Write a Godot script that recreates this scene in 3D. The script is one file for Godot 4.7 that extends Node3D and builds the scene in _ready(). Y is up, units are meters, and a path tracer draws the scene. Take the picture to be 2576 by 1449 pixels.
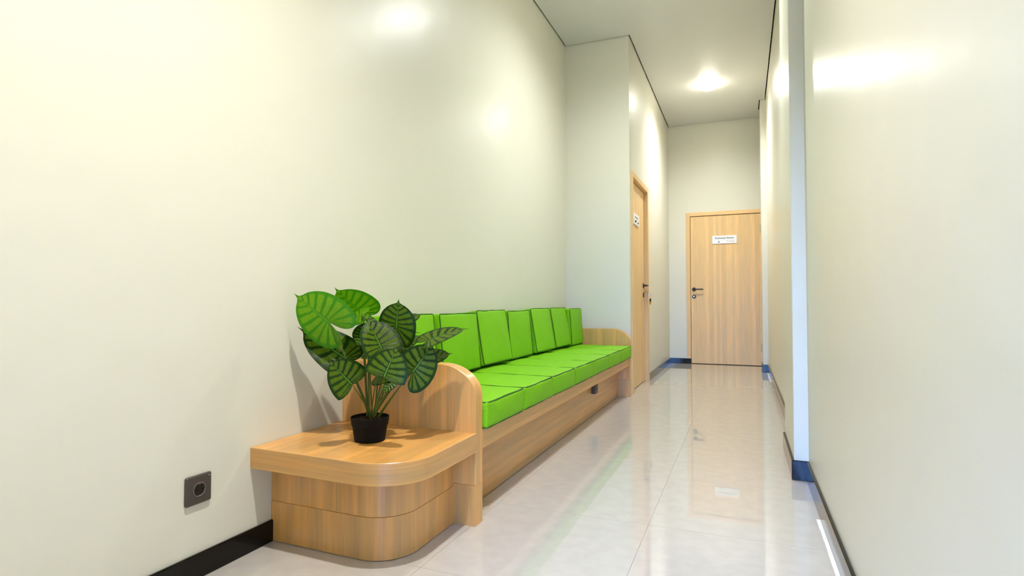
extends Node3D

# ------------------------------------------------------------------ measures (metres)
const XL := -1.619      # left wall
const XC := -0.989      # side of the bulkhead with the first door
const XR := 0.288       # right wall, middle stretch
const XP := 0.225       # pier on the right wall
const XN := 0.290       # right wall, near stretch
const ZC := -5.378      # face of the bulkhead
const ZF := -8.455      # end wall
const ZB := 2.0         # wall behind the camera
const H := 3.431        # ceiling
const HT := 3.52        # top of the walls, above the shadow gap
const ZA := -2.008      # near face of the near bench arm
const ZA2 := -5.265     # near face of the far bench arm
const XB := -0.976      # front of the bench arms
const YT := 0.364       # table top

var used := {}
var rng := RandomNumberGenerator.new()

# materials
var m_wall: StandardMaterial3D
var m_ceiling: StandardMaterial3D
var m_tile: Array = []
var m_grout: StandardMaterial3D
var m_base: StandardMaterial3D
var m_oak: StandardMaterial3D
var m_oak_dark: StandardMaterial3D
var m_door: StandardMaterial3D
var m_gap: StandardMaterial3D
var m_green: StandardMaterial3D
var m_piping_shaded: StandardMaterial3D
var m_black: StandardMaterial3D
var m_socket: StandardMaterial3D
var m_socket_rim: StandardMaterial3D
var m_steel: StandardMaterial3D
var m_brass: StandardMaterial3D
var m_white: StandardMaterial3D
var m_ink: StandardMaterial3D
var m_red: StandardMaterial3D
var m_line: StandardMaterial3D
var m_pot: StandardMaterial3D
var m_soil: StandardMaterial3D
var m_leaf: StandardMaterial3D
var m_leaf_lit: StandardMaterial3D
var m_stem: StandardMaterial3D
var m_lamp: StandardMaterial3D
var m_trim: StandardMaterial3D
var m_glass: StandardMaterial3D


func _ready() -> void:
	rng.seed = 7
	# ---------------------------------------------------------- camera
	var cam := Camera3D.new()
	cam.name = "camera"
	cam.fov = 54.018
	cam.near = 0.02
	cam.far = 100.0
	cam.position = Vector3(0, 0.875, 0)
	cam.rotation_degrees = Vector3(1.4741, 22.2364, -0.0712)
	add_child(cam)
	cam.current = true
	# ---------------------------------------------------------- sky and exposure
	var env := Environment.new()
	env.background_mode = Environment.BG_SKY
	var sm := ProceduralSkyMaterial.new()
	sm.sky_top_color = Color(0.35, 0.55, 0.95)
	sm.sky_horizon_color = Color(0.50, 0.73, 1.0)
	sm.ground_bottom_color = Color(0.20, 0.22, 0.26)
	sm.ground_horizon_color = Color(0.28, 0.32, 0.40)
	sm.sky_energy_multiplier = 1.0
	sm.ground_energy_multiplier = 1.0
	var sky := Sky.new()
	sky.sky_material = sm
	env.sky = sky
	env.background_energy_multiplier = 108.0
	env.tonemap_mode = Environment.TONE_MAPPER_LINEAR
	env.tonemap_exposure = 1.0
	env.sdfgi_enabled = true
	env.ssao_enabled = true
	env.ssil_enabled = true
	var we := WorldEnvironment.new()
	we.name = "environment"
	we.environment = env
	add_child(we)
	# ---------------------------------------------------------- things
	make_materials()
	room()
	floor_tiles()
	doors()
	lamps()
	bench()
	side_table()
	cushions()
	sockets()
	plant()


const LAMP_ENERGY := [4.7, 4.4, 8.8]
const LAMP_TINT := [Color(0.98, 0.99, 1.0), Color(0.97, 0.99, 1.0), Color(1.0, 0.985, 0.955)]
const LAMP_CONE := [82.0, 82.0, 64.0]
const LAMP_SPOTS := [Vector3(-0.35, H, -6.93), Vector3(-0.50, H, -4.08), Vector3(-0.42, H, -0.95)]


# ================================================================== naming
func numbered(called: String) -> String:
	if not used.has(called):
		used[called] = 0
		return called
	used[called] += 1
	return "%s_%03d" % [called, used[called]]


func tag(o: Node3D, label := "", category := "", group := "", kind := "") -> Node3D:
	if label: o.set_meta("label", label)
	if category: o.set_meta("category", category)
	if group: o.set_meta("group", group)
	if kind: o.set_meta("kind", kind)
	return o


func thing(called: String, label: String, category: String, at := Vector3.ZERO, group := "") -> Node3D:
	var o := Node3D.new()
	o.name = numbered(called)
	o.position = at
	add_child(o)
	return tag(o, label, category, group)


func obj(called: String, mesh: Variant, mat: Material, parent: Node3D = null, at := Vector3.ZERO) -> MeshInstance3D:
	var o := MeshInstance3D.new()
	var m: Mesh = mesh.commit() if mesh is SurfaceTool else mesh
	o.mesh = m
	o.material_override = mat
	o.cast_shadow = GeometryInstance3D.SHADOW_CASTING_SETTING_ON
	o.position = at
	if parent == null:
		o.name = numbered(called)
		add_child(o)
	else:
		o.name = called
		parent.add_child(o, true)
	return o


func struct(called: String, label: String, mesh: Variant, mat: Material) -> MeshInstance3D:
	var o := obj(called, mesh, mat)
	tag(o, label, "", "", "structure")
	return o


# ================================================================== mesh helpers
func st_new() -> SurfaceTool:
	var st := SurfaceTool.new()
	st.begin(Mesh.PRIMITIVE_TRIANGLES)
	return st


func tri(st: SurfaceTool, p: Array, n: Array, u: Array) -> void:
	var g: Vector3 = (p[1] - p[0]).cross(p[2] - p[0])
	var o := [0, 1, 2]
	if g.dot(n[0] + n[1] + n[2]) > 0.0:
		o = [0, 2, 1]
	for i in o:
		st.set_normal(n[i])
		st.set_uv(u[i])
		st.add_vertex(p[i])


func quad(st: SurfaceTool, a: Vector3, b: Vector3, c: Vector3, d: Vector3, n: Array, u: Array) -> void:
	tri(st, [a, b, c], [n[0], n[1], n[2]], [u[0], u[1], u[2]])
	tri(st, [a, c, d], [n[0], n[2], n[3]], [u[0], u[2], u[3]])


func wood_uv(p: Vector3, n: Vector3, grain: int, off: Vector2) -> Vector2:
	# metres to the wood texture: 0.6 m across the staves, 1.2 m along them
	var ax := n.abs().max_axis_index()
	var al := grain
	if al == ax:
		al = 1 if ax != 1 else 0
	var cr := 3 - ax - al
	return Vector2(p[cr] / 0.6, p[al] / 1.2) + off


func box(st: SurfaceTool, lo: Vector3, hi: Vector3, ch := 0.002, grain := 1, off := Vector2.ZERO) -> void:
	# a box with chamfered edges
	var c := (lo + hi) / 2.0
	var e := (hi - lo) / 2.0
	ch = minf(ch, minf(e.x, minf(e.y, e.z)) * 0.5)
	for ax in 3:
		var a1 := (ax + 1) % 3
		var a2 := (ax + 2) % 3
		for s in [-1.0, 1.0]:
			var n := Vector3.ZERO
			n[ax] = s
			var ps := []
			for k in [[-1, -1], [1, -1], [1, 1], [-1, 1]]:
				var p := Vector3.ZERO
				p[ax] = s * e[ax]
				p[a1] = k[0] * (e[a1] - ch)
				p[a2] = k[1] * (e[a2] - ch)
				ps.append(p + c)
			quad(st, ps[0], ps[1], ps[2], ps[3], [n, n, n, n], ps.map(func(p): return wood_uv(p, n, grain, off)))
		if ch <= 0.0:
			continue
		# edges along ax
		for s1 in [-1.0, 1.0]:
			for s2 in [-1.0, 1.0]:
				var n := Vector3.ZERO
				n[a1] = s1
				n[a2] = s2
				n = n.normalized()
				var ps := []
				for k in [[-1, 0], [1, 0], [1, 1], [-1, 1]]:
					var p := Vector3.ZERO
					p[ax] = k[0] * (e[ax] - ch)
					p[a1] = s1 * (e[a1] - (ch if k[1] == 1 else 0.0))
					p[a2] = s2 * (e[a2] - (ch if k[1] == 0 else 0.0))
					ps.append(p + c)
				var nn := n
				nn[a1] *= 1.01
				quad(st, ps[0], ps[1], ps[2], ps[3], [n, n, n, n], ps.map(func(p): return wood_uv(p, nn, grain, off)))
	if ch > 0.0:
		for s1 in [-1.0, 1.0]:
			for s2 in [-1.0, 1.0]:
				for s3 in [-1.0, 1.0]:
					var s := Vector3(s1, s2, s3)
					var n := s.normalized()
					var q := e - Vector3(ch, ch, ch)
					tri(st, [c + s * Vector3(e.x, q.y, q.z), c + s * Vector3(q.x, e.y, q.z), c + s * Vector3(q.x, q.y, e.z)], [n, n, n], [Vector2.ZERO, Vector2.ZERO, Vector2.ZERO])


func one_box(lo: Vector3, hi: Vector3, ch := 0.002, grain := 1, off := Vector2.ZERO) -> SurfaceTool:
	var st := st_new()
	box(st, lo, hi, ch, grain, off)
	return st


func place(q: Vector2, h: float, axis: int) -> Vector3:
	# 2D outline plus height along an axis: axis 2 keeps (x, y), axis 1 keeps (x, z), axis 0 keeps (z, y)
	if axis == 2: return Vector3(q.x, q.y, h)
	if axis == 1: return Vector3(q.x, h, q.y)
	return Vector3(h, q.y, q.x)


func extrude(st: SurfaceTool, poly: PackedVector2Array, axis: int, h0: float, h1: float, ch: float, cap_grain: int, side_along: bool, off := Vector2.ZERO) -> void:
	# an outline drawn along an axis, with chamfered rims; side_along: the grain of the rim runs along the outline
	var n := poly.size()
	var area := 0.0
	for i in n:
		area += poly[i].cross(poly[(i + 1) % n])
	if area < 0.0:
		poly = poly.duplicate()
		poly.reverse()
	var edge := []
	for i in n:
		var d := (poly[(i + 1) % n] - poly[i]).normalized()
		edge.append(Vector2(d.y, -d.x))
	var inset := PackedVector2Array()
	var na := []
	var nb := []
	for i in n:
		var e0: Vector2 = edge[(i + n - 1) % n]
		var e1: Vector2 = edge[i]
		var m := (e0 + e1).normalized()
		inset.append(poly[i] - m * ch / maxf(m.dot(e1), 0.3))
		var smooth := e0.dot(e1) > 0.8
		nb.append(m if smooth else e0)   # normal as the end of the edge before
		na.append(m if smooth else e1)   # normal as the start of this edge
	var tris := Geometry2D.triangulate_polygon(inset)
	for cap in 2:
		var h := h0 if cap == 0 else h1
		var nn := place(Vector2.ZERO, -1.0 if cap == 0 else 1.0, axis)
		for t in range(0, tris.size(), 3):
			var p := [place(inset[tris[t]], h, axis), place(inset[tris[t + 1]], h, axis), place(inset[tris[t + 2]], h, axis)]
			tri(st, p, [nn, nn, nn], p.map(func(x): return wood_uv(x, nn, cap_grain, off)))
	var run := 0.0
	for i in n:
		var j := (i + 1) % n
		var step := poly[i].distance_to(poly[j])
		var rings := [[inset[i], inset[j], h0, -0.7], [poly[i], poly[j], h0 + ch, 0.0], [poly[i], poly[j], h1 - ch, 0.0], [inset[i], inset[j], h1, 0.7]]
		for r in 3:
			var q0: Array = rings[r]
			var q1: Array = rings[r + 1]
			var tilt := -1.0 if r == 0 else 1.0 if r == 2 else 0.0
			var n0 := (place(na[i], 0, axis) + place(Vector2.ZERO, tilt, axis)).normalized()
			var n1 := (place(nb[j], 0, axis) + place(Vector2.ZERO, tilt, axis)).normalized()
			var ua := Vector2(q0[2] / 0.6, run / 1.2)
			var ub := Vector2(q0[2] / 0.6, (run + step) / 1.2)
			var uc := Vector2(q1[2] / 0.6, (run + step) / 1.2)
			var ud := Vector2(q1[2] / 0.6, run / 1.2)
			var us := [ua, ub, uc, ud]
			if not side_along:
				us = us.map(func(x): return Vector2(x.y * 2.0, x.x / 2.0))
			us = us.map(func(x): return x + off)
			quad(st, place(q0[0], q0[2], axis), place(q0[1], q0[2], axis), place(q1[1], q1[2], axis), place(q1[0], q1[2], axis), [n0, n1, n1, n0], us)
		run += step


func lathe(st: SurfaceTool, prof: Array, axis_to := Vector3.UP, at := Vector3.ZERO, seg := 32) -> void:
	# prof: [radius, height] pairs, with a hard edge wherever a pair is repeated
	var up := axis_to.normalized()
	var e1 := up.cross(Vector3.RIGHT if absf(up.x) < 0.8 else Vector3.BACK).normalized()
	var e2 := up.cross(e1)
	for i in prof.size() - 1:
		var a: Array = prof[i]
		var b: Array = prof[i + 1]
		var d := Vector2(b[0] - a[0], b[1] - a[1])
		if d.length() < 1e-6:
			continue
		var nn := Vector2(d.y, -d.x).normalized()
		for s in seg:
			var t0 := TAU * s / seg
			var t1 := TAU * (s + 1) / seg
			var r0 := e1 * cos(t0) + e2 * sin(t0)
			var r1 := e1 * cos(t1) + e2 * sin(t1)
			var n0 := r0 * nn.x + up * nn.y
			var n1 := r1 * nn.x + up * nn.y
			var u := [Vector2(float(s) / seg, a[1]), Vector2(float(s + 1) / seg, a[1]), Vector2(float(s + 1) / seg, b[1]), Vector2(float(s) / seg, b[1])]
			quad(st, at + r0 * a[0] + up * a[1], at + r1 * a[0] + up * a[1], at + r1 * b[0] + up * b[1], at + r0 * b[0] + up * b[1], [n0, n1, n1, n0], u)


func tube(st: SurfaceTool, pts: Array, radii: Array, seg := 8, closed := false) -> void:
	var n := pts.size()
	var rings := []
	var norms := []
	var side := Vector3.ZERO
	for i in n:
		var pa: Vector3 = pts[(i - 1 + n) % n] if closed else pts[maxi(i - 1, 0)]
		var pb: Vector3 = pts[(i + 1) % n] if closed else pts[mini(i + 1, n - 1)]
		var d := (pb - pa).normalized()
		if side == Vector3.ZERO:
			side = d.cross(Vector3.UP if absf(d.y) < 0.9 else Vector3.RIGHT).normalized()
		side = (side - d * side.dot(d)).normalized()
		var other := d.cross(side)
		var ring := []
		var nr := []
		for s in seg:
			var v := side * cos(TAU * s / seg) + other * sin(TAU * s / seg)
			nr.append(v)
			ring.append(pts[i] + v * radii[i])
		rings.append(ring)
		norms.append(nr)
	for i in (n if closed else n - 1):
		var j := (i + 1) % n
		for s in seg:
			var t := (s + 1) % seg
			var u := [Vector2(float(s) / seg, float(i)), Vector2(float(s + 1) / seg, float(i)), Vector2(float(s + 1) / seg, float(i + 1)), Vector2(float(s) / seg, float(i + 1))]
			quad(st, rings[i][s], rings[i][t], rings[j][t], rings[j][s], [norms[i][s], norms[i][t], norms[j][t], norms[j][s]], u)
	if not closed:
		for k in [0, n - 1]:
			var dn: Vector3 = (pts[0] - pts[1]).normalized() if k == 0 else (pts[n - 1] - pts[n - 2]).normalized()
			for s in seg:
				tri(st, [pts[k], rings[k][s], rings[k][(s + 1) % seg]], [dn, dn, dn], [Vector2.ZERO, Vector2.ZERO, Vector2.ZERO])


# ================================================================== materials
func mat(c: Color, rough := 0.5, spec := 0.5) -> StandardMaterial3D:
	var m := StandardMaterial3D.new()
	m.albedo_color = c
	m.roughness = rough
	m.metallic_specular = spec
	return m


func noise_tex(f: float, seed_: int, w := 512, octaves := 3) -> NoiseTexture2D:
	var n := FastNoiseLite.new()
	n.seed = seed_
	n.frequency = f
	n.fractal_octaves = octaves
	var t := NoiseTexture2D.new()
	t.width = w
	t.height = w
	t.seamless = true
	t.noise = n
	return t


func wood_image(seed_: int, contrast: float, base: Color) -> ImageTexture:
	# staves of 2 to 6 cm with their own tone, and fine grain drawn out along them
	var w := 512
	var h := 1024
	var r := RandomNumberGenerator.new()
	r.seed = seed_
	var fine := FastNoiseLite.new()
	fine.seed = seed_
	fine.frequency = 0.02
	fine.fractal_octaves = 3
	var broad := FastNoiseLite.new()
	broad.seed = seed_ + 1
	broad.frequency = 0.006
	broad.fractal_octaves = 2
	var tone := []
	var shift := []
	var x := 0
	while x < w:
		var sw := r.randi_range(18, 52)
		if w - x - sw < 18:
			sw = w - x
		var t := r.randf_range(-1.0, 1.0)
		var sh := r.randf_range(0.0, 4000.0)
		for k in sw:
			if x + k < w:
				tone.append(t)
				shift.append(sh)
		x += sw
	var im := Image.create(w, h, false, Image.FORMAT_RGB8)
	for y in h:
		# wrap along the grain by blending two samples
		var k := clampf((y - 896.0) / 128.0, 0.0, 1.0)
		for i in w:
			var yy: float = y + shift[i]
			var g := fine.get_noise_2d(i * 9.0, yy * 0.16)
			var b := broad.get_noise_2d(i * 4.0, yy * 0.3)
			if k > 0.0:
				g = lerpf(g, fine.get_noise_2d(i * 9.0, (yy - h) * 0.16), k)
				b = lerpf(b, broad.get_noise_2d(i * 4.0, (yy - h) * 0.3), k)
			var v: float = 1.0 + contrast * (0.065 * tone[i] + 0.055 * g + 0.08 * b)
			var warm: float = contrast * (0.02 * tone[i] + 0.05 * b)
			im.set_pixel(i, y, Color(clampf(base.r * v, 0, 1), clampf(base.g * (v - warm * 0.6), 0, 1), clampf(base.b * (v - warm * 1.6), 0, 1)))
	return ImageTexture.create_from_image(im)


func leaf_image(dark: Color, pale: Color) -> ImageTexture:
	# u: midrib to rim, v: from the lobe round to the tip; side veins leave pale streaks between dark bands
	var w := 96
	var h := 768
	var n := FastNoiseLite.new()
	n.seed = 5
	n.frequency = 0.03
	var im := Image.create(w, h, false, Image.FORMAT_RGB8)
	var rib := Color(0.42, 0.60, 0.22)
	for y in h:
		for x in w:
			var u := (x + 0.5) / w
			var v := (y + 0.5) / h
			var ph := v * 11.0 + 0.08 * n.get_noise_2d(x * 1.0, y * 0.4)
			var s := 0.5 + 0.5 * cos(TAU * ph)
			s = smoothstep(0.06, 0.55, s + 0.10 * n.get_noise_2d(x * 2.0, y * 0.9))
			s *= smoothstep(0.03, 0.12, u) * (1.0 - smoothstep(0.80, 0.93, u))
			s *= 0.85 + 0.35 * n.get_noise_2d(x * 3.0 + 90.0, y * 2.0)
			var c := dark.lerp(pale, clampf(s, 0, 1))
			c = c.lerp(dark.darkened(0.3), 0.5 * (1.0 - smoothstep(0.0, 0.06, absf(ph + 0.5 - roundf(ph + 0.5)))) * smoothstep(0.05, 0.2, u))
			c = c.lerp(rib, 1.0 - smoothstep(0.015, 0.045, u))
			im.set_pixel(x, y, c)
	return ImageTexture.create_from_image(im)


func tile_image(seed_: int) -> ImageTexture:
	var w := 512
	var im := Image.create(w, w, false, Image.FORMAT_RGB8)
	var n := FastNoiseLite.new()
	n.seed = seed_
	n.frequency = 0.012
	n.fractal_octaves = 4
	var f := FastNoiseLite.new()
	f.seed = seed_ + 9
	f.frequency = 0.25
	for y in w:
		for x in w:
			var v := 1.0 + 0.028 * n.get_noise_2d(x, y * 2.2) + 0.012 * f.get_noise_2d(x, y)
			im.set_pixel(x, y, Color(0.735 * v, 0.72 * v, 0.695 * v))
	return ImageTexture.create_from_image(im)


func make_materials() -> void:
	m_wall = mat(Color(0.845, 0.836, 0.772), 0.32, 0.32)
	m_wall.heightmap_enabled = true
	m_wall.heightmap_texture = noise_tex(0.010, 11, 512, 2)
	m_wall.heightmap_scale = 0.16
	m_wall.uv1_triplanar = true
	m_wall.uv1_world_triplanar = true
	m_wall.uv1_scale = Vector3(0.55, 0.55, 0.55)
	m_ceiling = mat(Color(0.845, 0.84, 0.815), 0.40, 0.4)
	m_grout = mat(Color(0.62, 0.59, 0.54), 0.8, 0.3)
	for k in 3:
		var t := mat(Color(1, 1, 1), 0.025, 0.66)
		t.clearcoat_enabled = true
		t.clearcoat = 0.4
		t.clearcoat_roughness = 0.02
		t.albedo_texture = tile_image(20 + k)
		m_tile.append(t)
	m_base = mat(Color(0.055, 0.048, 0.048), 0.12, 0.36)
	var w1 := wood_image(3, 1.0, Color(0.83, 0.612, 0.335))
	m_oak = mat(Color(1, 1, 1), 0.31, 0.62)
	m_oak.albedo_texture = w1
	m_oak_dark = m_oak
	var w2 := wood_image(8, 0.6, Color(0.875, 0.73, 0.515))
	m_door = mat(Color(1, 1, 1), 0.42, 0.45)
	m_door.albedo_texture = w2
	m_gap = mat(Color(0.09, 0.06, 0.04), 0.8, 0.2)
	m_green = mat(Color(0.455, 0.715, 0.02), 0.55, 0.35)
	m_green.heightmap_enabled = true
	m_green.heightmap_texture = noise_tex(0.09, 31, 256, 2)
	m_green.heightmap_scale = 0.05
	m_green.uv1_triplanar = true
	m_green.uv1_scale = Vector3(5, 5, 5)
	m_piping_shaded = mat(Color(0.17, 0.36, 0.02), 0.55, 0.35)  # darker than the cover: shade along the seams is put into the colour
	m_black = mat(Color(0.04, 0.035, 0.035), 0.4, 0.5)
	m_socket = mat(Color(0.27, 0.245, 0.225), 0.45, 0.5)
	m_socket_rim = mat(Color(0.36, 0.34, 0.31), 0.22, 0.5)
	m_steel = mat(Color(0.78, 0.77, 0.74), 0.25, 0.5)
	m_steel.metallic = 1.0
	m_brass = mat(Color(0.72, 0.52, 0.16), 0.35, 0.5)
	m_brass.metallic = 0.8
	m_white = mat(Color(0.93, 0.94, 0.95), 0.3, 0.5)
	m_ink = mat(Color(0.09, 0.13, 0.17), 0.5, 0.3)
	m_red = mat(Color(0.66, 0.10, 0.14), 0.5, 0.3)
	m_line = mat(Color(0.55, 0.56, 0.58), 0.5, 0.3)
	m_pot = mat(Color(0.05, 0.046, 0.044), 0.7, 0.3)
	m_soil = mat(Color(0.16, 0.10, 0.05), 0.9, 0.3)
	m_leaf = mat(Color(1, 1, 1), 0.40, 0.38)
	m_leaf.albedo_texture = leaf_image(Color(0.10, 0.225, 0.035), Color(0.39, 0.475, 0.08))
	m_leaf.backlight_enabled = true
	m_leaf.backlight = Color(0.75, 0.9, 0.25)
	m_leaf.cull_mode = BaseMaterial3D.CULL_DISABLED
	m_leaf_lit = m_leaf.duplicate()
	m_leaf_lit.albedo_texture = leaf_image(Color(0.27, 0.55, 0.05), Color(0.48, 0.64, 0.09))  # brighter copy: lamp light shining through the blade is painted into these greens
	m_stem = mat(Color(0.30, 0.36, 0.10), 0.5, 0.4)
	m_lamp = mat(Color(1, 1, 1), 0.4, 0.5)
	m_lamp.emission_enabled = true
	m_lamp.emission = Color(1.0, 0.97, 0.9)
	m_lamp.emission_energy_multiplier = 45.0
	m_trim = mat(Color(0.93, 0.93, 0.92), 0.35, 0.5)
	m_glass = mat(Color(0.95, 0.98, 1.0, 0.06), 0.02, 0.5)
	m_glass.transparency = BaseMaterial3D.TRANSPARENCY_ALPHA


# ================================================================== the room
const D1A := -5.44      # first door: outer edges of its frame along z
const D1B := -6.472
const D2A := -0.749     # end door: outer edges of its frame along x
const D2B := 0.292
const DH := 2.157
const ZR := 0.40        # return wall behind the camera
const XE := -0.42       # left side of the passage behind the camera
const WIN_A := -0.38    # glazed opening at the end of that passage
const WIN_B := 0.26
const WIN_H := 2.15


func room() -> void:
	var t := 0.14
	var w := one_box(Vector3(XL - t, -0.02, ZC - 0.2), Vector3(XL, HT, ZR + t), 0.0)
	struct("wall_left", "long glossy cream wall behind the green bench", w, m_wall)
	# bulkhead with the first door
	w = one_box(Vector3(XL - t, -0.02, ZC - t), Vector3(XC, HT, ZC), 0.003)
	box(w, Vector3(XC - t, DH - 0.01, ZF), Vector3(XC, HT, ZC - 0.004), 0.0)
	box(w, Vector3(XC - t, -0.02, ZF - t), Vector3(XC, DH - 0.009, D1B + 0.01), 0.0)
	struct("wall_left", "cream bulkhead wall stepping out beyond the bench, holding the nearer door", w, m_wall)
	# end wall
	w = one_box(Vector3(XC - 0.02, -0.02, ZF - t), Vector3(D2A + 0.01, HT, ZF), 0.0)
	box(w, Vector3(D2A + 0.009, DH - 0.01, ZF - t), Vector3(0.5, HT, ZF), 0.0)
	box(w, Vector3(D2B - 0.01, -0.02, ZF - t), Vector3(0.5, DH - 0.009, ZF), 0.0)
	struct("wall_back", "cream end wall round the far door", w, m_wall)
	# right wall
	struct("wall_right", "cream right wall between pier and corridor end", one_box(Vector3(XR, -0.02, -7.9), Vector3(XR + t, HT, -3.6), 0.0), m_wall)
	struct("wall_right", "narrow pier of the right wall with a pale blue lit face", one_box(Vector3(XP, -0.02, -3.783), Vector3(XR + t, HT, -3.129), 0.003), m_wall)
	struct("wall_right", "near stretch of the glossy right wall with a bright highlight", one_box(Vector3(XN, -0.02, -3.2), Vector3(XN + t, HT, ZB + t), 0.0), m_wall)
	struct("wall_right", "small corner pier of the right wall beside the far door", one_box(Vector3(0.2242, -0.02, -8.13), Vector3(XR + t, HT, -7.7485), 0.003), m_wall)
	struct("wall_right", "recess of the right wall beside the end door", one_box(Vector3(0.36, -0.02, ZF - t), Vector3(XR + t + 0.1, HT, -8.1), 0.0), m_wall)
	w = one_box(Vector3(XL - t, -0.02, ZR), Vector3(XE, HT, ZR + t), 0.0)
	box(w, Vector3(XE - t, -0.02, ZR + t), Vector3(XE, HT, ZB + t), 0.0)
	struct("wall_front", "return wall beside the passage behind the camera", w, m_wall)
	w = one_box(Vector3(XE, WIN_H, ZB), Vector3(XN + 0.02, HT, ZB + t), 0.0)
	box(w, Vector3(XE, -0.02, ZB), Vector3(WIN_A, WIN_H, ZB + t), 0.0)
	box(w, Vector3(WIN_B, -0.02, ZB), Vector3(XN + 0.02, WIN_H, ZB + t), 0.0)
	struct("wall_front", "wall round the glazed opening behind the camera", w, m_wall)
	# rooms behind the doors are closed off
	# ceiling with a shadow gap along every wall
	var plan := PackedVector2Array([Vector2(XE, ZB), Vector2(XE, ZR), Vector2(XL, ZR), Vector2(XL, ZC), Vector2(XC, ZC), Vector2(XC, ZF), Vector2(0.36, ZF), Vector2(0.36, -8.13), Vector2(0.2242, -8.13), Vector2(0.2242, -7.7485), Vector2(XR, -7.7485), Vector2(XR, -3.783), Vector2(XP, -3.783), Vector2(XP, -3.129), Vector2(XN, -3.129), Vector2(XN, ZB)])
	var inner: PackedVector2Array = Geometry2D.offset_polygon(plan, -0.012, Geometry2D.JOIN_MITER)[0]
	var c := st_new()
	extrude(c, inner, 1, H, H + 0.012, 0.0, 2, true)
	struct("ceiling", "plain cream ceiling with a thin shadow gap along the walls", c, m_ceiling)
	struct("ceiling", "slab above the ceiling board", one_box(Vector3(XL - t, HT, ZF - t), Vector3(XN + 0.4, HT + 0.1, ZB + t), 0.0), m_gap)
	# window behind the camera
	var wn := thing("window_1", "", "")
	tag(wn, "tall glazed opening at the end of the passage behind the camera", "", "", "structure")
	var fr := one_box(Vector3(WIN_A, 0, ZB + 0.04), Vector3(WIN_A + 0.03, WIN_H, ZB + 0.09), 0.002)
	box(fr, Vector3(WIN_B - 0.03, 0, ZB + 0.04), Vector3(WIN_B, WIN_H, ZB + 0.09), 0.002)
	box(fr, Vector3(WIN_A + 0.03, WIN_H - 0.03, ZB + 0.04), Vector3(WIN_B - 0.03, WIN_H, ZB + 0.09), 0.002)
	box(fr, Vector3(WIN_A + 0.03, 0.0, ZB + 0.04), Vector3(WIN_B - 0.03, 0.03, ZB + 0.09), 0.002)
	obj("window_frame", fr, m_trim, wn)
	obj("pane", one_box(Vector3(WIN_A + 0.03, 0.03, ZB + 0.062), Vector3(WIN_B - 0.03, WIN_H - 0.03, ZB + 0.068), 0.0), m_glass, wn)
	# black skirting
	var b := 0.012
	skirting("baseboard_left", "black skirting of the left wall, ending at the side table", [Vector3(XL, 0, -1.612), Vector3(XL + b, 0.079, ZR)])
	skirting("baseboard_left", "dark skirting between the nearer door and the end wall", [Vector3(XC, 0, ZF + b), Vector3(XC + b, 0.075, D1B)])
	skirting("baseboard_back", "short black skirting left of the far door", [Vector3(XC, 0, ZF), Vector3(-0.694, 0.075, ZF + 0.016)])
	skirting("baseboard_right", "black skirting across the small corner pier by the far door", [Vector3(0.2242 - b, 0, -8.13), Vector3(XR, 0.096, -7.7485 + b)])
	skirting("baseboard_right", "dark glossy skirting of the right wall beyond the pier", [Vector3(XR - b, 0, -7.7485 + b), Vector3(XR, 0.096, -3.783)])
	skirting("baseboard_right", "black skirting wrapped round the right pier", [Vector3(XP - b, 0, -3.783), Vector3(XN, 0.096, -3.129 + b)])
	skirting("baseboard_right", "dark glossy skirting of the near right wall", [Vector3(XN - b, 0, -3.129 + b), Vector3(XN, 0.096, ZB)])
	skirting_beads()


func skirting_beads() -> void:
	# uneven white grout left along the foot of the right skirting
	for v in [["bright white grout bead along the foot of the near right skirting", -2.587, ZB - 0.1, 0.2635], ["short white grout bead along the right skirting near the far door", -7.62, -6.85, 0.266]]:
		var st := st_new()
		var z: float = v[1]
		while z < v[2]:
			var e := minf(z + 0.11, v[2])
			var k := rng.randf_range(-0.002, 0.002)
			box(st, Vector3(v[3] + k, -0.001, z), Vector3(0.2785, 0.003, e), 0.0012)
			z = e
		var o := struct("trim_%d" % (1 if v[1] > -5.0 else 2), v[0], st, m_trim)
		o.set_meta("kind", "structure")


func skirting(called: String, label: String, c: Array) -> void:
	struct(called, label, one_box(c[0], c[1], 0.003), m_base)


func floor_tiles() -> void:
	var f := struct("floor", "polished beige tiled floor of the corridor", one_box(Vector3(XL - 0.14, -0.12, ZF - 0.14), Vector3(XN + 0.3, -0.0025, ZB + 0.14), 0.0), m_grout)
	var s := 0.645
	var xs := [XL - 0.02, -0.997, -0.354, 0.289, 0.42]
	var zs := []
	var k := -10
	while -2.28 + k * s < ZB:
		zs.append(-2.28 + k * s)
		k += 1
	zs.append(ZB)
	for i in xs.size() - 1:
		for j in zs.size() - 1:
			if zs[j + 1] < ZF - 0.05 or (i == 3 and zs[j] > -7.6):
				continue
			var st := one_box(Vector3(xs[i] + 0.0006, -0.008, zs[j] + 0.0006), Vector3(xs[i + 1] - 0.0006, 0.0, zs[j + 1] - 0.0006), 0.0, 2, Vector2(rng.randf(), rng.randf()))
			obj("tile", st, m_tile[rng.randi() % 3], f)


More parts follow.
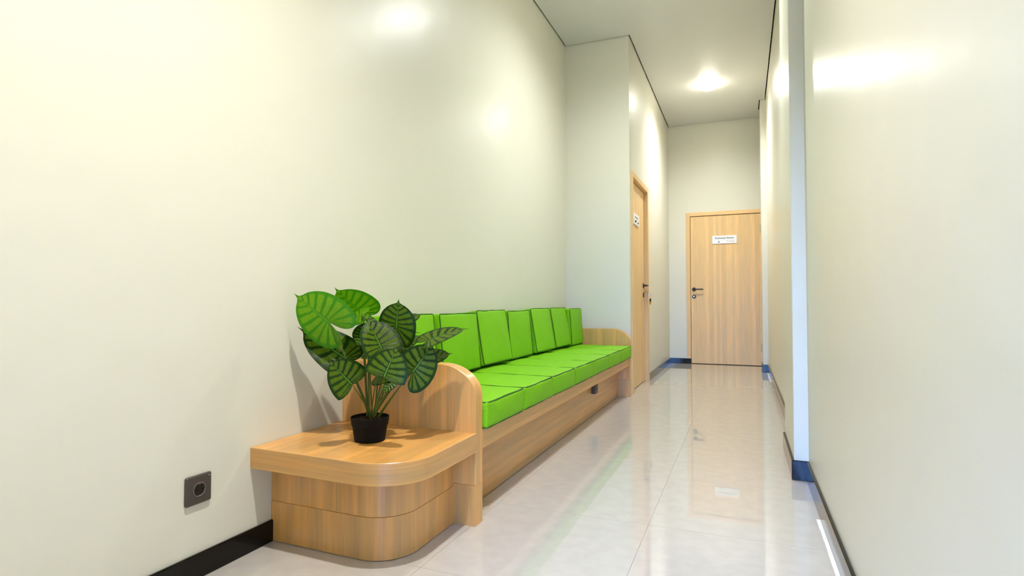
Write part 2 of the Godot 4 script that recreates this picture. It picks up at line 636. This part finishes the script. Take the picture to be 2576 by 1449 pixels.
func doors() -> void:
	# ---- nearer door, in the side of the bulkhead
	var d := thing("door_1", "narrow oak door in the bulkhead beyond the bench", "")
	tag(d, "oak door seen at a slant in the bulkhead wall just beyond the bench", "", "", "structure")
	var fx := XC + 0.012
	var fr := one_box(Vector3(XC - 0.14, 0, D1A - 0.075), Vector3(fx, DH, D1A), 0.002, 1)
	box(fr, Vector3(XC - 0.14, 0, D1B), Vector3(fx, DH, D1B + 0.07), 0.002, 1, Vector2(0.3, 0.1))
	box(fr, Vector3(XC - 0.14, DH - 0.055, D1B + 0.07), Vector3(fx, DH, D1A - 0.075), 0.002, 2, Vector2(0.1, 0.4))
	obj("door_frame", fr, m_door, d)
	obj("door_leaf", one_box(Vector3(XC - 0.075, 0.006, D1B + 0.074), Vector3(XC - 0.032, DH - 0.059, D1A - 0.079), 0.002, 1, Vector2(0.45, 0.2)), m_door, d)
	obj("rebate", one_box(Vector3(XC - 0.13, 0.0, D1B + 0.06), Vector3(XC - 0.08, DH - 0.05, D1A - 0.07), 0.0), m_gap, d)
	lever(d, Vector3(XC - 0.032, 1.06, -6.335), Vector3(1, 0, 0), Vector3(0, 0, 1))
	# ---- end door
	d = thing("door_2", "wide oak door at the end of the corridor", "")
	tag(d, "wide oak door with black lever handle closing the end of the corridor", "", "", "structure")
	var fz := ZF + 0.01
	fr = one_box(Vector3(D2A, 0, ZF - 0.14), Vector3(D2A + 0.055, DH, fz), 0.002, 1, Vector2(0.2, 0.6))
	box(fr, Vector3(D2B - 0.055, 0, ZF - 0.14), Vector3(D2B, DH, fz), 0.002, 1)
	box(fr, Vector3(D2A + 0.055, DH - 0.052, ZF - 0.14), Vector3(D2B - 0.055, DH, fz), 0.002, 0, Vector2(0.7, 0.2))
	obj("door_frame", fr, m_door, d)
	obj("door_leaf", one_box(Vector3(D2A + 0.060, 0.008, ZF - 0.042), Vector3(D2B - 0.058, DH - 0.060, ZF), 0.002, 1, Vector2(0.05, 0.35)), m_door, d)
	obj("rebate", one_box(Vector3(D2A + 0.05, 0.0, ZF - 0.12), Vector3(D2B - 0.05, DH - 0.05, ZF - 0.046), 0.0), m_gap, d)
	lever(d, Vector3(-0.647, 1.06, ZF), Vector3(0, 0, 1), Vector3(1, 0, 0))
	for y in [1.884, 0.25]:
		var h := st_new()
		tube(h, [Vector3(0.231, y - 0.055, ZF + 0.007), Vector3(0.231, y + 0.055, ZF + 0.007)], [0.007, 0.007], 10)
		obj("hinge", h, m_steel, d)
	# ---- signs
	sign_plate("door_sign", "white sliding sign reading Psikotest Room on the far door", Vector3(-0.233, 1.755, ZF), Vector3(1, 0, 0), Vector3(0, 0, 1), true)
	sign_plate("door_sign", "white sliding sign seen edge-on upon the nearer door", Vector3(XC - 0.032, 1.728, -5.87), Vector3(0, 0, -1), Vector3(1, 0, 0), false)
	# ---- key left in the lock of the nearer door
	var kk := thing("key", "steel key with a hanging tag left in the nearer door's lock", "key", Vector3(XC + 0.008, 0.957, -6.335))
	var ks := st_new()
	tube(ks, [Vector3(-0.012, 0, 0), Vector3(0.014, 0, 0)], [0.003, 0.003], 8)
	box(ks, Vector3(0.014, -0.012, -0.0012), Vector3(0.042, 0.012, 0.0012), 0.0008)
	obj("blade", ks, m_steel, kk)
	var ring := st_new()
	var pts := []
	for i in 20:
		pts.append(Vector3(0.036 + 0.004 * sin(TAU * i / 20), -0.022 + 0.019 * cos(TAU * i / 20), 0.010 * sin(TAU * i / 20)))
	tube(ring, pts, range(20).map(func(_i): return 0.0011), 6, true)
	obj("key_ring", ring, m_steel, kk)
	var tg := one_box(Vector3(0.026, -0.075, -0.002), Vector3(0.046, -0.04, 0.002), 0.001)
	obj("tag_head", tg, m_black, kk)
	obj("tag_plate", one_box(Vector3(0.024, -0.105, -0.002), Vector3(0.044, -0.0745, 0.002), 0.001), m_brass, kk)


func lever(door: Node3D, at: Vector3, out: Vector3, along: Vector3) -> void:
	var ros := st_new()
	lathe(ros, [[0.0, 0.0], [0.027, 0.0], [0.027, 0.008], [0.025, 0.010], [0.0, 0.010]], out, at, 28)
	var r := obj("door_handle", ros, m_black, door)
	var lv := st_new()
	var pts := [at + out * 0.008, at + out * 0.038, at + out * 0.048 + along * 0.004, at + out * 0.052 + along * 0.016, at + out * 0.052 + along * 0.075, at + out * 0.052 + along * 0.128]
	tube(lv, pts, [0.0095, 0.0095, 0.0098, 0.0095, 0.009, 0.009], 12)
	obj("lever", lv, m_black, r)
	var lock := st_new()
	var low := at - Vector3(0, 0.103, 0)
	lathe(lock, [[0.0, 0.0], [0.027, 0.0], [0.027, 0.008], [0.025, 0.010], [0.013, 0.010], [0.013, 0.004], [0.0, 0.004]], out, low, 28)
	var l := obj("lock_rose", lock, m_black, door)
	var cy := st_new()
	lathe(cy, [[0.0, 0.004], [0.012, 0.004], [0.012, 0.012], [0.0105, 0.013], [0.0, 0.013]], out, low, 20)
	obj("cylinder", cy, m_steel, l)
	var slot := st_new()
	box(slot, low + out * 0.0125 - (along + Vector3.UP + out).abs() * 0.0013 - Vector3(0, 0.006, 0), low + out * 0.0140 + (along + Vector3.UP).abs() * 0.0013 + Vector3(0, 0.006, 0), 0.0)
	obj("keyhole", slot, m_black, l)


func sign_plate(called: String, label: String, at: Vector3, right: Vector3, out: Vector3, lettered: bool) -> void:
	var t := thing(called, label, "sign", at, "")
	t.basis = Basis(right, Vector3.UP, out)
	obj("plate", one_box(Vector3(-0.16, -0.056, 0), Vector3(0.16, 0.056, 0.012), 0.0015), m_white, t)
	obj("divider", one_box(Vector3(-0.135, -0.0085, 0.0118), Vector3(0.14, -0.0065, 0.0128), 0.0), m_line, t)
	if lettered:
		obj("lettering", words("Psikotest Room", 0.0335, true), m_ink, t, Vector3(0.0, 0.022, 0.012))
		obj("lettering", words("On session", 0.022, false), m_red, t, Vector3(0.085, -0.026, 0.012))
		var kn := st_new()
		lathe(kn, [[0.0, 0.0], [0.008, 0.0], [0.008, 0.007], [0.006, 0.009], [0.0, 0.009]], Vector3(0, 0, 1), Vector3(-0.073, -0.031, 0.012), 18)
		obj("slider_knob", kn, m_ink, t)
	else:
		# too slanted to read in the photograph: plain strokes of the same extent
		var st := st_new()
		for i in 11:
			var x := -0.083 + i * 0.0165
			var hh := 0.011 if i % 3 else 0.015
			box(st, Vector3(x, 0.013, 0.0118), Vector3(x + 0.009, 0.013 + hh, 0.0126), 0.0)
		obj("lettering", st, m_ink, t)
		for p in [Vector3(-0.08, -0.026, 0.012), Vector3(-0.058, -0.026, 0.012), Vector3(0.072, -0.03, 0.012)]:
			var kn := st_new()
			lathe(kn, [[0.0, 0.0], [0.009, 0.0], [0.009, 0.006], [0.007, 0.008], [0.0, 0.008]], Vector3(0, 0, 1), p, 14)
			obj("slider_knob", kn, m_ink, t)


func words(s: String, size: float, bold: bool) -> TextMesh:
	var f := SystemFont.new()
	f.font_names = PackedStringArray(["Droid Sans"])
	f.font_weight = 700 if bold else 400
	var tm := TextMesh.new()
	tm.text = s
	tm.font = f
	tm.font_size = 64
	tm.pixel_size = size / 64.0
	tm.depth = 0.0012
	return tm


# ================================================================== lamps
func lamps() -> void:
	var where := ["over the far doors", "over the far half of the bench", "in front of the side table"]
	for i in LAMP_SPOTS.size():
		var p: Vector3 = LAMP_SPOTS[i]
		var t := thing("ceiling_lamp", "round white ceiling lamp " + where[i], "ceiling lamp", p, "ceiling lamps of the corridor")
		var rim := st_new()
		lathe(rim, [[0.112, 0.0], [0.112, -0.004], [0.104, -0.006], [0.104, -0.002]], Vector3.UP, Vector3.ZERO, 40)
		obj("rim", rim, m_trim, t)
		var df := st_new()
		lathe(df, [[0.104, -0.004], [0.104, -0.030], [0.096, -0.046], [0.078, -0.058], [0.05, -0.064], [0.0, -0.066]], Vector3.UP, Vector3.ZERO, 40)
		obj("diffuser", df, m_lamp, t)
		var l := SpotLight3D.new()
		l.name = "lamp_light"
		l.position = Vector3(0, -0.09, 0)
		l.rotation_degrees = Vector3(-90, 0, 0)
		l.light_color = LAMP_TINT[i]
		l.light_energy = LAMP_ENERGY[i]
		l.light_size = 0.05
		l.spot_range = 14.0
		l.spot_attenuation = 2.0
		l.spot_angle = LAMP_CONE[i]
		l.spot_angle_attenuation = 1.0
		l.shadow_enabled = true
		t.add_child(l)


# ================================================================== bench
func rounded(x0: float, x1: float, y0: float, y1: float, rx: float, ry: float) -> PackedVector2Array:
	# a rectangle whose (x1, y1) corner is rounded
	var p := PackedVector2Array([Vector2(x0, y0), Vector2(x1, y0)])
	for i in 17:
		var a := PI / 2 * i / 16.0
		p.append(Vector2(x1 - rx + rx * cos(a), y1 - ry + ry * sin(a)))
	p.append(Vector2(x0, y1))
	return p


func bench() -> void:
	var b := thing("bench", "long built-in light oak bench with rounded end panels along the left wall", "bench")
	var x0 := XL + 0.001
	# end panels, each an upper and a lower board
	for z in [[ZA - 0.064, ZA], [ZA2 - 0.07, ZA2]]:
		var up := st_new()
		extrude(up, rounded(x0, XB, 0.158, 0.627, 0.165, 0.125), 2, z[0], z[1], 0.0015, 1, true, Vector2(0.13, 0.4))
		obj("end_panel", up, m_oak, b)
		var dn := one_box(Vector3(x0, 0.0, z[0]), Vector3(XB, 0.1572, z[1]), 0.001, 1, Vector2(0.6, 0.15))
		obj("end_panel", dn, m_oak, b)
	obj("seat_board", one_box(Vector3(x0, 0.286, ZA2), Vector3(-0.9815, 0.364, ZA - 0.064), 0.0015, 2, Vector2(0.2, 0.1)), m_oak, b)
	obj("toe_panel", one_box(Vector3(-1.11, 0.003, ZA2), Vector3(-1.0875, 0.286, ZA - 0.064), 0.001, 2, Vector2(0.55, 0.3)), m_oak, b)


func side_table() -> void:
	var t := thing("side_table", "low light oak side table with rounded corner joined to the near bench end", "table")
	var x0 := XL + 0.001
	var top := PackedVector2Array([Vector2(x0, ZA + 0.0005), Vector2(-0.969, ZA + 0.0005)])
	for i in 19:
		var a := PI / 2 * i / 18.0
		top.append(Vector2(-0.969 - 0.185 + 0.185 * cos(a), -1.497 - 0.175 + 0.175 * sin(a)))
	top.append(Vector2(x0, -1.512))
	var st := st_new()
	extrude(st, top, 1, YT - 0.0735, YT, 0.0015, 2, true, Vector2(0.3, 0.2))
	obj("tabletop", st, m_oak, t)
	var low := PackedVector2Array([Vector2(XL + 0.0005, ZA + 0.0005), Vector2(-1.073, ZA + 0.0005)])
	for i in 19:
		var a := PI / 2 * i / 18.0
		low.append(Vector2(-1.073 - 0.14 + 0.14 * cos(a), -1.604 - 0.14 + 0.14 * sin(a)))
	low.append(Vector2(XL + 0.0005, -1.612))
	st = st_new()
	extrude(st, low, 1, 0.147, YT - 0.0735, 0.0008, 2, false, Vector2(0.02, 0.31))
	obj("plinth", st, m_oak, t)
	var low2 := Geometry2D.offset_polygon(low, 0.0012, Geometry2D.JOIN_MITER)[0]
	for i in low2.size():
		low2[i] = Vector2(maxf(low2[i].x, XL + 0.0005), maxf(low2[i].y, ZA + 0.0005))
	st = st_new()
	extrude(st, low2, 1, 0.002, 0.1462, 0.0008, 2, false, Vector2(0.43, 0.07))
	obj("plinth", st, m_oak, t)


# ================================================================== cushions
func cushion_mesh(size: Vector3, rad: float, bulge: Vector3, seed_: int) -> SurfaceTool:
	# a soft box, centred, with rounded edges, bulging faces and a few creases
	var st := st_new()
	var n := 18
	var nz := FastNoiseLite.new()
	nz.seed = seed_
	nz.frequency = 4.0
	var e := size / 2.0
	for ax in 3:
		var a1 := (ax + 1) % 3
		var a2 := (ax + 2) % 3
		for s in [-1.0, 1.0]:
			var g := []
			for i in n + 1:
				var row := []
				for j in n + 1:
					# finer steps near the rims
					var u := sin((2.0 * i / n - 1.0) * PI / 2.0)
					var v := sin((2.0 * j / n - 1.0) * PI / 2.0)
					var p := Vector3.ZERO
					p[ax] = s * e[ax]
					p[a1] = u * e[a1]
					p[a2] = v * e[a2]
					var inner := p.clamp(-e + Vector3(rad, rad, rad), e - Vector3(rad, rad, rad))
					var nr := (p - inner).normalized()
					var q := inner + nr * rad
					var b := bulge[ax] * (1.0 - pow(absf(u), 2.4)) * (1.0 - pow(absf(v), 2.4))
					b += 0.004 * nz.get_noise_3dv(p) * (1.0 - u * u) * (1.0 - v * v)
					b += 0.0025 * nz.get_noise_3d(p.x * 3.5, p.y * 1.2 + 7.0, p.z * 3.5)
					q[ax] += s * b
					row.append(q)
				g.append(row)
			for i in n:
				for j in n:
					var nm := []
					for k in [[i, j], [i + 1, j], [i + 1, j + 1], [i, j + 1]]:
						var q: Vector3 = g[k[0]][k[1]]
						var du: Vector3 = g[mini(k[0] + 1, n)][k[1]] - g[maxi(k[0] - 1, 0)][k[1]]
						var dv: Vector3 = g[k[0]][mini(k[1] + 1, n)] - g[k[0]][maxi(k[1] - 1, 0)]
						var nn := du.cross(dv).normalized()
						if nn[ax] * s < 0: nn = -nn
						# at the rim use the direction of the rounding
						var on_rim: bool = k[0] == 0 or k[0] == n or k[1] == 0 or k[1] == n
						if on_rim:
							var inner := q.clamp(-e + Vector3(rad, rad, rad), e - Vector3(rad, rad, rad))
							nn = (q - inner).normalized()
						nm.append(nn)
					quad(st, g[i][j], g[i + 1][j], g[i + 1][j + 1], g[i][j + 1], nm, [Vector2(i, j) / n, Vector2(i + 1, j) / n, Vector2(i + 1, j + 1) / n, Vector2(i, j + 1) / n])
	return st


func piping_loop(st: SurfaceTool, size: Vector3, axis: int, side: float, rad: float, seed_: int) -> void:
	# a cord sewn round the rim of one face
	var e := size / 2.0
	var a1 := (axis + 1) % 3
	var a2 := (axis + 2) % 3
	var k := 0.3 * rad
	var r2 := rad * 1.3
	var pts := []
	var nz := FastNoiseLite.new()
	nz.seed = seed_
	nz.frequency = 5.0
	var hx := e[a1] - k
	var hy := e[a2] - k
	for c in [[1, 1, 0.0], [-1, 1, 0.25], [-1, -1, 0.5], [1, -1, 0.75]]:
		for i in 5:
			var a: float = TAU * (c[2] + 0.25 * i / 4.0)
			pts.append(Vector2(c[0] * (hx - r2) + r2 * cos(a), c[1] * (hy - r2) + r2 * sin(a)))
	var out := []
	for i in pts.size():
		var p: Vector2 = pts[i]
		var q: Vector2 = pts[(i + 1) % pts.size()]
		var steps := maxi(1, int(p.distance_to(q) / 0.03))
		for t in steps:
			var m := p.lerp(q, float(t) / steps)
			var v := Vector3.ZERO
			v[axis] = side * (e[axis] - k)
			v[a1] = m.x
			v[a2] = m.y
			v += Vector3(nz.get_noise_3dv(v), nz.get_noise_3dv(v + Vector3(9, 0, 0)), nz.get_noise_3dv(v + Vector3(0, 9, 0))) * 0.0035
			out.append(v)
	tube(st, out, out.map(func(_x): return 0.0037), 6, true)


func cushions() -> void:
	var order := ["nearest the side table", "second from the side table", "third from the side table", "fourth, in the middle of the row", "third from the far end", "second from the far end", "at the far end of the bench"]
	# seat cushions: rims along z
	var zs := [-2.076, -2.500, -2.936, -3.372, -3.818, -4.308, -4.742, -5.258]
	for i in 7:
		var len: float = zs[i] - zs[i + 1] - 0.007
		var size := Vector3(0.655, 0.108, len)
		var t := thing("seat_cushion", "bright green box seat cushion " + order[i], "cushion", Vector3(-0.957 - 0.3275, 0.366, (zs[i] + zs[i + 1]) / 2), "green seat cushions of the bench")
		var mid := Vector3(0, 0.054, 0)
		obj("cover", cushion_mesh(size, 0.013, Vector3(0.004, 0.010, 0.0), 50 + i), m_green, t, mid)
		var st := st_new()
		piping_loop(st, size, 1, 1.0, 0.013, 70 + i)
		piping_loop(st, size, 1, -1.0, 0.013, 90 + i)
		obj("piping", st, m_piping_shaded, t, mid)
		t.rotation.y = [0.0, 0.003, -0.004, 0.003, -0.003, 0.002, 0.0][i]
	# back cushions: [z near, z far, foot of the front face, lean in degrees, turn, height]
	var bs := [
		[-2.085, -2.515, -1.425, 5.5, 0.00, 0.335],
		[-2.560, -3.026, -1.428, 5.0, 0.02, 0.332],
		[-3.034, -3.475, -1.415, 9.5, -0.01, 0.338],
		[-3.500, -3.948, -1.440, 5.0, 0.02, 0.335],
		[-3.962, -4.398, -1.415, 9.5, -0.01, 0.340],
		[-4.432, -4.868, -1.415, 10.0, 0.0, 0.340],
		[-4.872, -5.258, -1.413, 3.5, 0.0, 0.338],
	]
	for i in 7:
		var v: Array = bs[i]
		var size := Vector3(0.12, v[5] - 0.006, v[0] - v[1] - 0.004)
		var t := thing("back_cushion", "bright green upright back cushion " + order[i], "cushion", Vector3(v[2], 0.482 + 0.12 * sin(deg_to_rad(v[3])), (v[0] + v[1]) / 2), "green back cushions along the wall")
		t.rotation = Vector3(0, v[4], deg_to_rad(v[3]))
		var mid := Vector3(-size.x / 2, size.y / 2, 0)
		obj("cover", cushion_mesh(size, 0.012, Vector3(0.010, 0.003, 0.0), 150 + i), m_green, t, mid)
		var st := st_new()
		piping_loop(st, size, 0, 1.0, 0.012, 170 + i)
		piping_loop(st, size, 0, -1.0, 0.012, 190 + i)
		obj("piping", st, m_piping_shaded, t, mid)


# ================================================================== sockets
func sockets() -> void:
	var s := thing("wall_socket", "square dark grey power socket low on the left wall", "socket", Vector3(XL, 0.282, -1.302))
	var pl := st_new()
	extrude(pl, soft_square(0.0455, 0.006), 0, 0.0, 0.011, 0.003, 1, true)
	obj("plate", pl, m_socket, s)
	var rim := st_new()
	lathe(rim, [[0.0235, 0.010], [0.0235, 0.0125], [0.0215, 0.0138], [0.0195, 0.0125], [0.0190, 0.0112]], Vector3(1, 0, 0), Vector3.ZERO, 36)
	obj("rim", rim, m_socket_rim, s)
	var well := st_new()
	lathe(well, [[0.0190, 0.0112], [0.0190, 0.0112], [0.0, 0.0112]], Vector3(1, 0, 0), Vector3.ZERO, 36)
	obj("well", well, m_black, s)
	for z in [-0.0095, 0.0095]:
		var h := st_new()
		lathe(h, [[0.0026, 0.0112], [0.0026, 0.0122], [0.0, 0.0122]], Vector3(1, 0, 0), Vector3(0, 0, z), 12)
		obj("pin_hole", h, m_gap, s)
	for y in [-0.0185, 0.0165]:
		obj("earth_clip", one_box(Vector3(0.011, y, -0.003), Vector3(0.0128, y + 0.002, 0.003), 0.0), m_steel, s)
	obj("print", one_box(Vector3(0.0108, 0.035, -0.040), Vector3(0.0113, 0.0375, -0.032), 0.0), m_line, s)
	var u := thing("wall_socket", "small black surface socket on the panel under the bench", "socket", Vector3(-1.0875, 0.213, -4.317))
	var bx := st_new()
	extrude(bx, soft_square(0.043, 0.005), 0, 0.0, 0.030, 0.003, 1, true)
	obj("plate", bx, m_socket, u)
	obj("well", one_box(Vector3(0.029, -0.018, -0.030), Vector3(0.0315, 0.030, 0.024), 0.001), m_black, u)


func soft_square(h: float, r: float) -> PackedVector2Array:
	var p := PackedVector2Array()
	for c in [[1, 1, 0.0], [-1, 1, 0.25], [-1, -1, 0.5], [1, -1, 0.75]]:
		for i in 5:
			var a: float = TAU * (c[2] + 0.25 * i / 4.0)
			p.append(Vector2(c[0] * (h - r) + r * cos(a), c[1] * (h - r) + r * sin(a)))
	return p


# ================================================================== plant
# leaf: foot of the blade, tip, way it faces, half width, lobe, fold, curl (the last four in blade lengths)
const LEAVES := [
	[Vector3(-1.424, 0.801, -1.690), Vector3(-1.539, 0.900, -1.640), Vector3(0.47, -0.18, 0.88), 0.58, 0.50, 0.06, 0.06],
	[Vector3(-1.391, 0.837, -1.832), Vector3(-1.419, 0.918, -1.721), Vector3(0.45, -0.52, 0.72), 0.58, 0.34, 0.06, 0.08],
	[Vector3(-1.211, 0.781, -1.810), Vector3(-1.193, 0.879, -1.793), Vector3(0.29, 0.27, 0.97), 0.72, 0.78, 0.06, 0.05],
	[Vector3(-1.216, 0.707, -1.724), Vector3(-1.279, 0.814, -1.727), Vector3(0.86, 0.18, 0.52), 0.60, 0.30, 0.42, 0.10],
	[Vector3(-1.325, 0.759, -1.786), Vector3(-1.344, 0.719, -1.746), Vector3(0.20, 0.32, 1.01), 1.00, 0.60, 0.05, 0.10],
	[Vector3(-1.286, 0.586, -1.645), Vector3(-1.330, 0.672, -1.581), Vector3(0.65, 0.38, 0.66), 0.62, 0.10, 0.24, 0.05],
	[Vector3(-1.138, 0.622, -1.628), Vector3(-1.110, 0.721, -1.659), Vector3(0.36, 0.38, 0.89), 0.70, 0.08, 0.10, 0.10],
	[Vector3(-1.088, 0.732, -1.829), Vector3(-0.980, 0.794, -1.915), Vector3(0.28, 0.94, 0.15), 0.42, 0.24, 0.15, 0.15],
	[Vector3(-1.113, 0.623, -1.768), Vector3(-1.053, 0.720, -1.812), Vector3(0.69, 0.23, 0.64), 0.60, 0.50, 0.22, 0.10],
	[Vector3(-1.138, 0.657, -1.876), Vector3(-1.052, 0.686, -1.942), Vector3(0.29, 0.84, 0.44), 0.46, 0.45, 0.15, 0.10],
	[Vector3(-1.234, 0.609, -1.795), Vector3(-1.319, 0.578, -1.793), Vector3(0.20, 0.84, 0.48), 0.60, 0.40, 0.10, 0.10],
	[Vector3(-1.412, 0.658, -1.775), Vector3(-1.556, 0.778, -1.691), Vector3(0.59, 0.48, 0.64), 0.40, 0.18, 0.12, 0.06],
	[Vector3(-1.341, 0.829, -1.777), Vector3(-1.421, 0.798, -1.756), Vector3(0.24, 0.78, 0.57), 0.50, 0.35, 0.12, 0.10],
	[Vector3(-1.239, 0.797, -1.874), Vector3(-1.183, 0.835, -1.939), Vector3(0.20, 0.84, 0.48), 0.42, 0.35, 0.10, 0.10],
	[Vector3(-1.225, 0.705, -1.871), Vector3(-1.176, 0.751, -1.923), Vector3(0.24, 0.78, 0.57), 0.38, 0.35, 0.10, 0.10],
	[Vector3(-1.197, 0.582, -1.767), Vector3(-1.217, 0.548, -1.728), Vector3(0.48, 0.79, 0.37), 0.38, 0.25, 0.10, 0.10],
	[Vector3(-1.311, 0.817, -1.768), Vector3(-1.254, 0.779, -1.782), Vector3(0.25, 0.89, 0.35), 0.30, 0.30, 0.10, 0.10],
	[Vector3(-1.344, 0.752, -1.918), Vector3(-1.231, 0.765, -1.997), Vector3(0.18, 0.99, 0.17), 0.60, 0.42, 0.10, 0.10],  # this and the next two: hidden rear leaves, added to shade the bench end panel
	[Vector3(-1.404, 0.704, -1.895), Vector3(-1.295, 0.712, -1.972), Vector3(-0.01, 0.99, 0.25), 0.60, 0.42, 0.10, 0.10],
	[Vector3(-1.227, 0.625, -1.927), Vector3(-1.182, 0.645, -1.988), Vector3(0.38, 0.79, 0.41), 0.55, 0.42, 0.10, 0.10],
]
const POT := Vector3(-1.290, YT, -1.757)


func plant() -> void:
	var t := thing("potted_plant", "striped-leaf artificial plant in a black pot on the side table", "plant", POT)
	var pot := st_new()
	lathe(pot, [[0.0, 0.0], [0.052, 0.0], [0.056, 0.003], [0.0635, 0.055], [0.0635, 0.055], [0.0665, 0.060], [0.0705, 0.087], [0.0700, 0.089], [0.0675, 0.089], [0.0660, 0.074], [0.0660, 0.074], [0.0, 0.074]], Vector3.UP, Vector3.ZERO, 48)
	obj("pot", pot, m_pot, t)
	# soil: a lumpy heap with moss-like scraps
	var so := st_new()
	var nz := FastNoiseLite.new()
	nz.seed = 4
	nz.frequency = 35.0
	var n := 26
	var g := []
	for i in n + 1:
		var row := []
		for j in n + 1:
			var r := 0.0655 * i / n
			var a := TAU * j / n
			var y := 0.079 + 0.006 * (1.0 - float(i) / n) + 0.007 * nz.get_noise_2d(r * cos(a) * 1.0, r * sin(a) * 1.0) * (1.0 if i < n else 0.3)
			row.append(Vector3(r * cos(a), y, r * sin(a)))
		row[n] = row[0]
		g.append(row)
	for i in n:
		for j in n:
			var nn: Vector3 = -((g[i + 1][j] - g[i][j]).cross(g[i + 1][j + 1] - g[i + 1][j])).normalized()
			if nn.y < 0: nn = -nn
			quad(so, g[i][j], g[i + 1][j], g[i + 1][j + 1], g[i][j + 1], [nn, nn, nn, nn], [Vector2.ZERO, Vector2.ZERO, Vector2.ZERO, Vector2.ZERO])
	obj("soil", so, m_soil, t)
	var r := RandomNumberGenerator.new()
	r.seed = 12
	var sc := st_new()
	for i in 60:
		var a := r.randf() * TAU
		var d := sqrt(r.randf()) * 0.060
		var p := Vector3(d * cos(a), 0.083, d * sin(a))
		var q := p + Vector3(r.randf_range(-0.012, 0.012), r.randf_range(0.0, 0.010), r.randf_range(-0.012, 0.012))
		tube(sc, [p, (p + q) / 2 + Vector3(0, 0.004, 0), q], [0.0016, 0.0018, 0.0008], 5)
	var scraps := obj("moss", sc, m_soil, t)
	scraps.set_meta("kind", "stuff")
	for i in LEAVES.size():
		var L: Array = LEAVES[i]
		var foot: Vector3 = L[0] - POT
		var tip: Vector3 = L[1] - POT
		var blade := obj("leaf", leaf_mesh(foot, tip, L[2], L[3], L[4], L[5], L[6]), m_leaf_lit if i in [0, 1, 12] else m_leaf, t)
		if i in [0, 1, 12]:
			blade.set_meta("label", "leaf at the top left with lamp light painted into its green")
		var st := st_new()
		var root := Vector3(r.randf_range(-0.014, 0.014), 0.078, r.randf_range(-0.014, 0.014))
		root += Vector3(foot.x, 0, foot.z) * 0.06
		var mid := root.lerp(foot, 0.5)
		mid += Vector3(0, 0.04 * root.distance_to(foot), 0) - Vector3(foot.x, 0, foot.z) * 0.03
		var pts := []
		var rad := []
		for k in 15:
			var u := k / 14.0
			pts.append(root.lerp(mid, u).lerp(mid.lerp(foot, u), u))
			rad.append(lerpf(0.0032, 0.0016, u))
		tube(st, pts, rad, 7)
		obj("stem", st, m_stem, t)


func leaf_mesh(foot: Vector3, tip: Vector3, face: Vector3, hw: float, lobe: float, fold: float, curl: float) -> SurfaceTool:
	var st := st_new()
	var len := foot.distance_to(tip)
	var ev := (tip - foot) / len
	var en := (face - ev * face.dot(ev)).normalized()
	var eu := ev.cross(en)
	# right half of the outline from the sinus at the foot to the drip tip, and where its vein leaves the midrib
	var ou := [0.0, 0.10, 0.30, 0.58, 0.86, 1.0, 1.02, 0.96, 0.83, 0.63, 0.40, 0.17, 0.055, 0.0]
	var ov := [0.0, -0.55, -0.90, -1.0, -0.72, -0.25, 0.12, 0.34, 0.55, 0.72, 0.84, 0.91, 0.97, 1.10]
	var mv := [0.0, 0.0, 0.0, 0.0, 0.01, 0.04, 0.11, 0.20, 0.33, 0.48, 0.64, 0.79, 0.92, 1.10]
	var steps := 66
	var across := 7
	for side in [-1.0, 1.0]:
		var g := []
		for i in steps + 1:
			var f := float(i) / steps * (ou.size() - 1)
			var a := mini(int(f), ou.size() - 2)
			var w := f - a
			var u0 := cat(ou, a, w) * hw
			var v0 := cat(ov, a, w)
			if v0 < 0.0:
				v0 *= lobe
			var vm := cat(mv, a, w)
			var row := []
			for j in across + 1:
				var tt := float(j) / across
				var bow := sin(PI * tt) * 0.05
				var u := u0 * tt
				var v := lerpf(vm, v0, tt) - bow * (0.4 if v0 > 0.0 else -0.2)
				var h := fold * absf(u) - curl * v * absf(v) - 0.22 * u * u - 0.25 * maxf(0.0, -v) * maxf(0.0, -v)
				h += 0.012 * sin(i * TAU * 11.0 / steps) * tt * (1.0 - tt) * 2.0
				row.append(foot + (eu * u * side + ev * v + en * h) * len)
			g.append(row)
		var nrm := []
		for i in steps + 1:
			var row := []
			for j in across + 1:
				var du: Vector3 = g[i][mini(j + 1, across)] - g[i][maxi(j - 1, 0)]
				var dv: Vector3 = g[mini(i + 1, steps)][j] - g[maxi(i - 1, 0)][j]
				var nn := du.cross(dv)
				nn = nn.normalized() if nn.length() > 1e-12 else en
				row.append(nn if nn.dot(en) > 0 else -nn)
			nrm.append(row)
		for i in steps:
			for j in across:
				var uv := func(a: int, b: int) -> Vector2: return Vector2(float(b) / across, float(a) / steps)
				quad(st, g[i][j], g[i + 1][j], g[i + 1][j + 1], g[i][j + 1], [nrm[i][j], nrm[i + 1][j], nrm[i + 1][j + 1], nrm[i][j + 1]], [uv.call(i, j), uv.call(i + 1, j), uv.call(i + 1, j + 1), uv.call(i, j + 1)])
	return st


func cat(a: Array, i: int, w: float) -> float:
	# a smooth curve through the numbers
	var p0: float = a[maxi(i - 1, 0)]
	var p1: float = a[i]
	var p2: float = a[i + 1]
	var p3: float = a[mini(i + 2, a.size() - 1)]
	return 0.5 * (2.0 * p1 + (p2 - p0) * w + (2.0 * p0 - 5.0 * p1 + 4.0 * p2 - p3) * w * w + (3.0 * p1 - p0 - 3.0 * p2 + p3) * w * w * w)
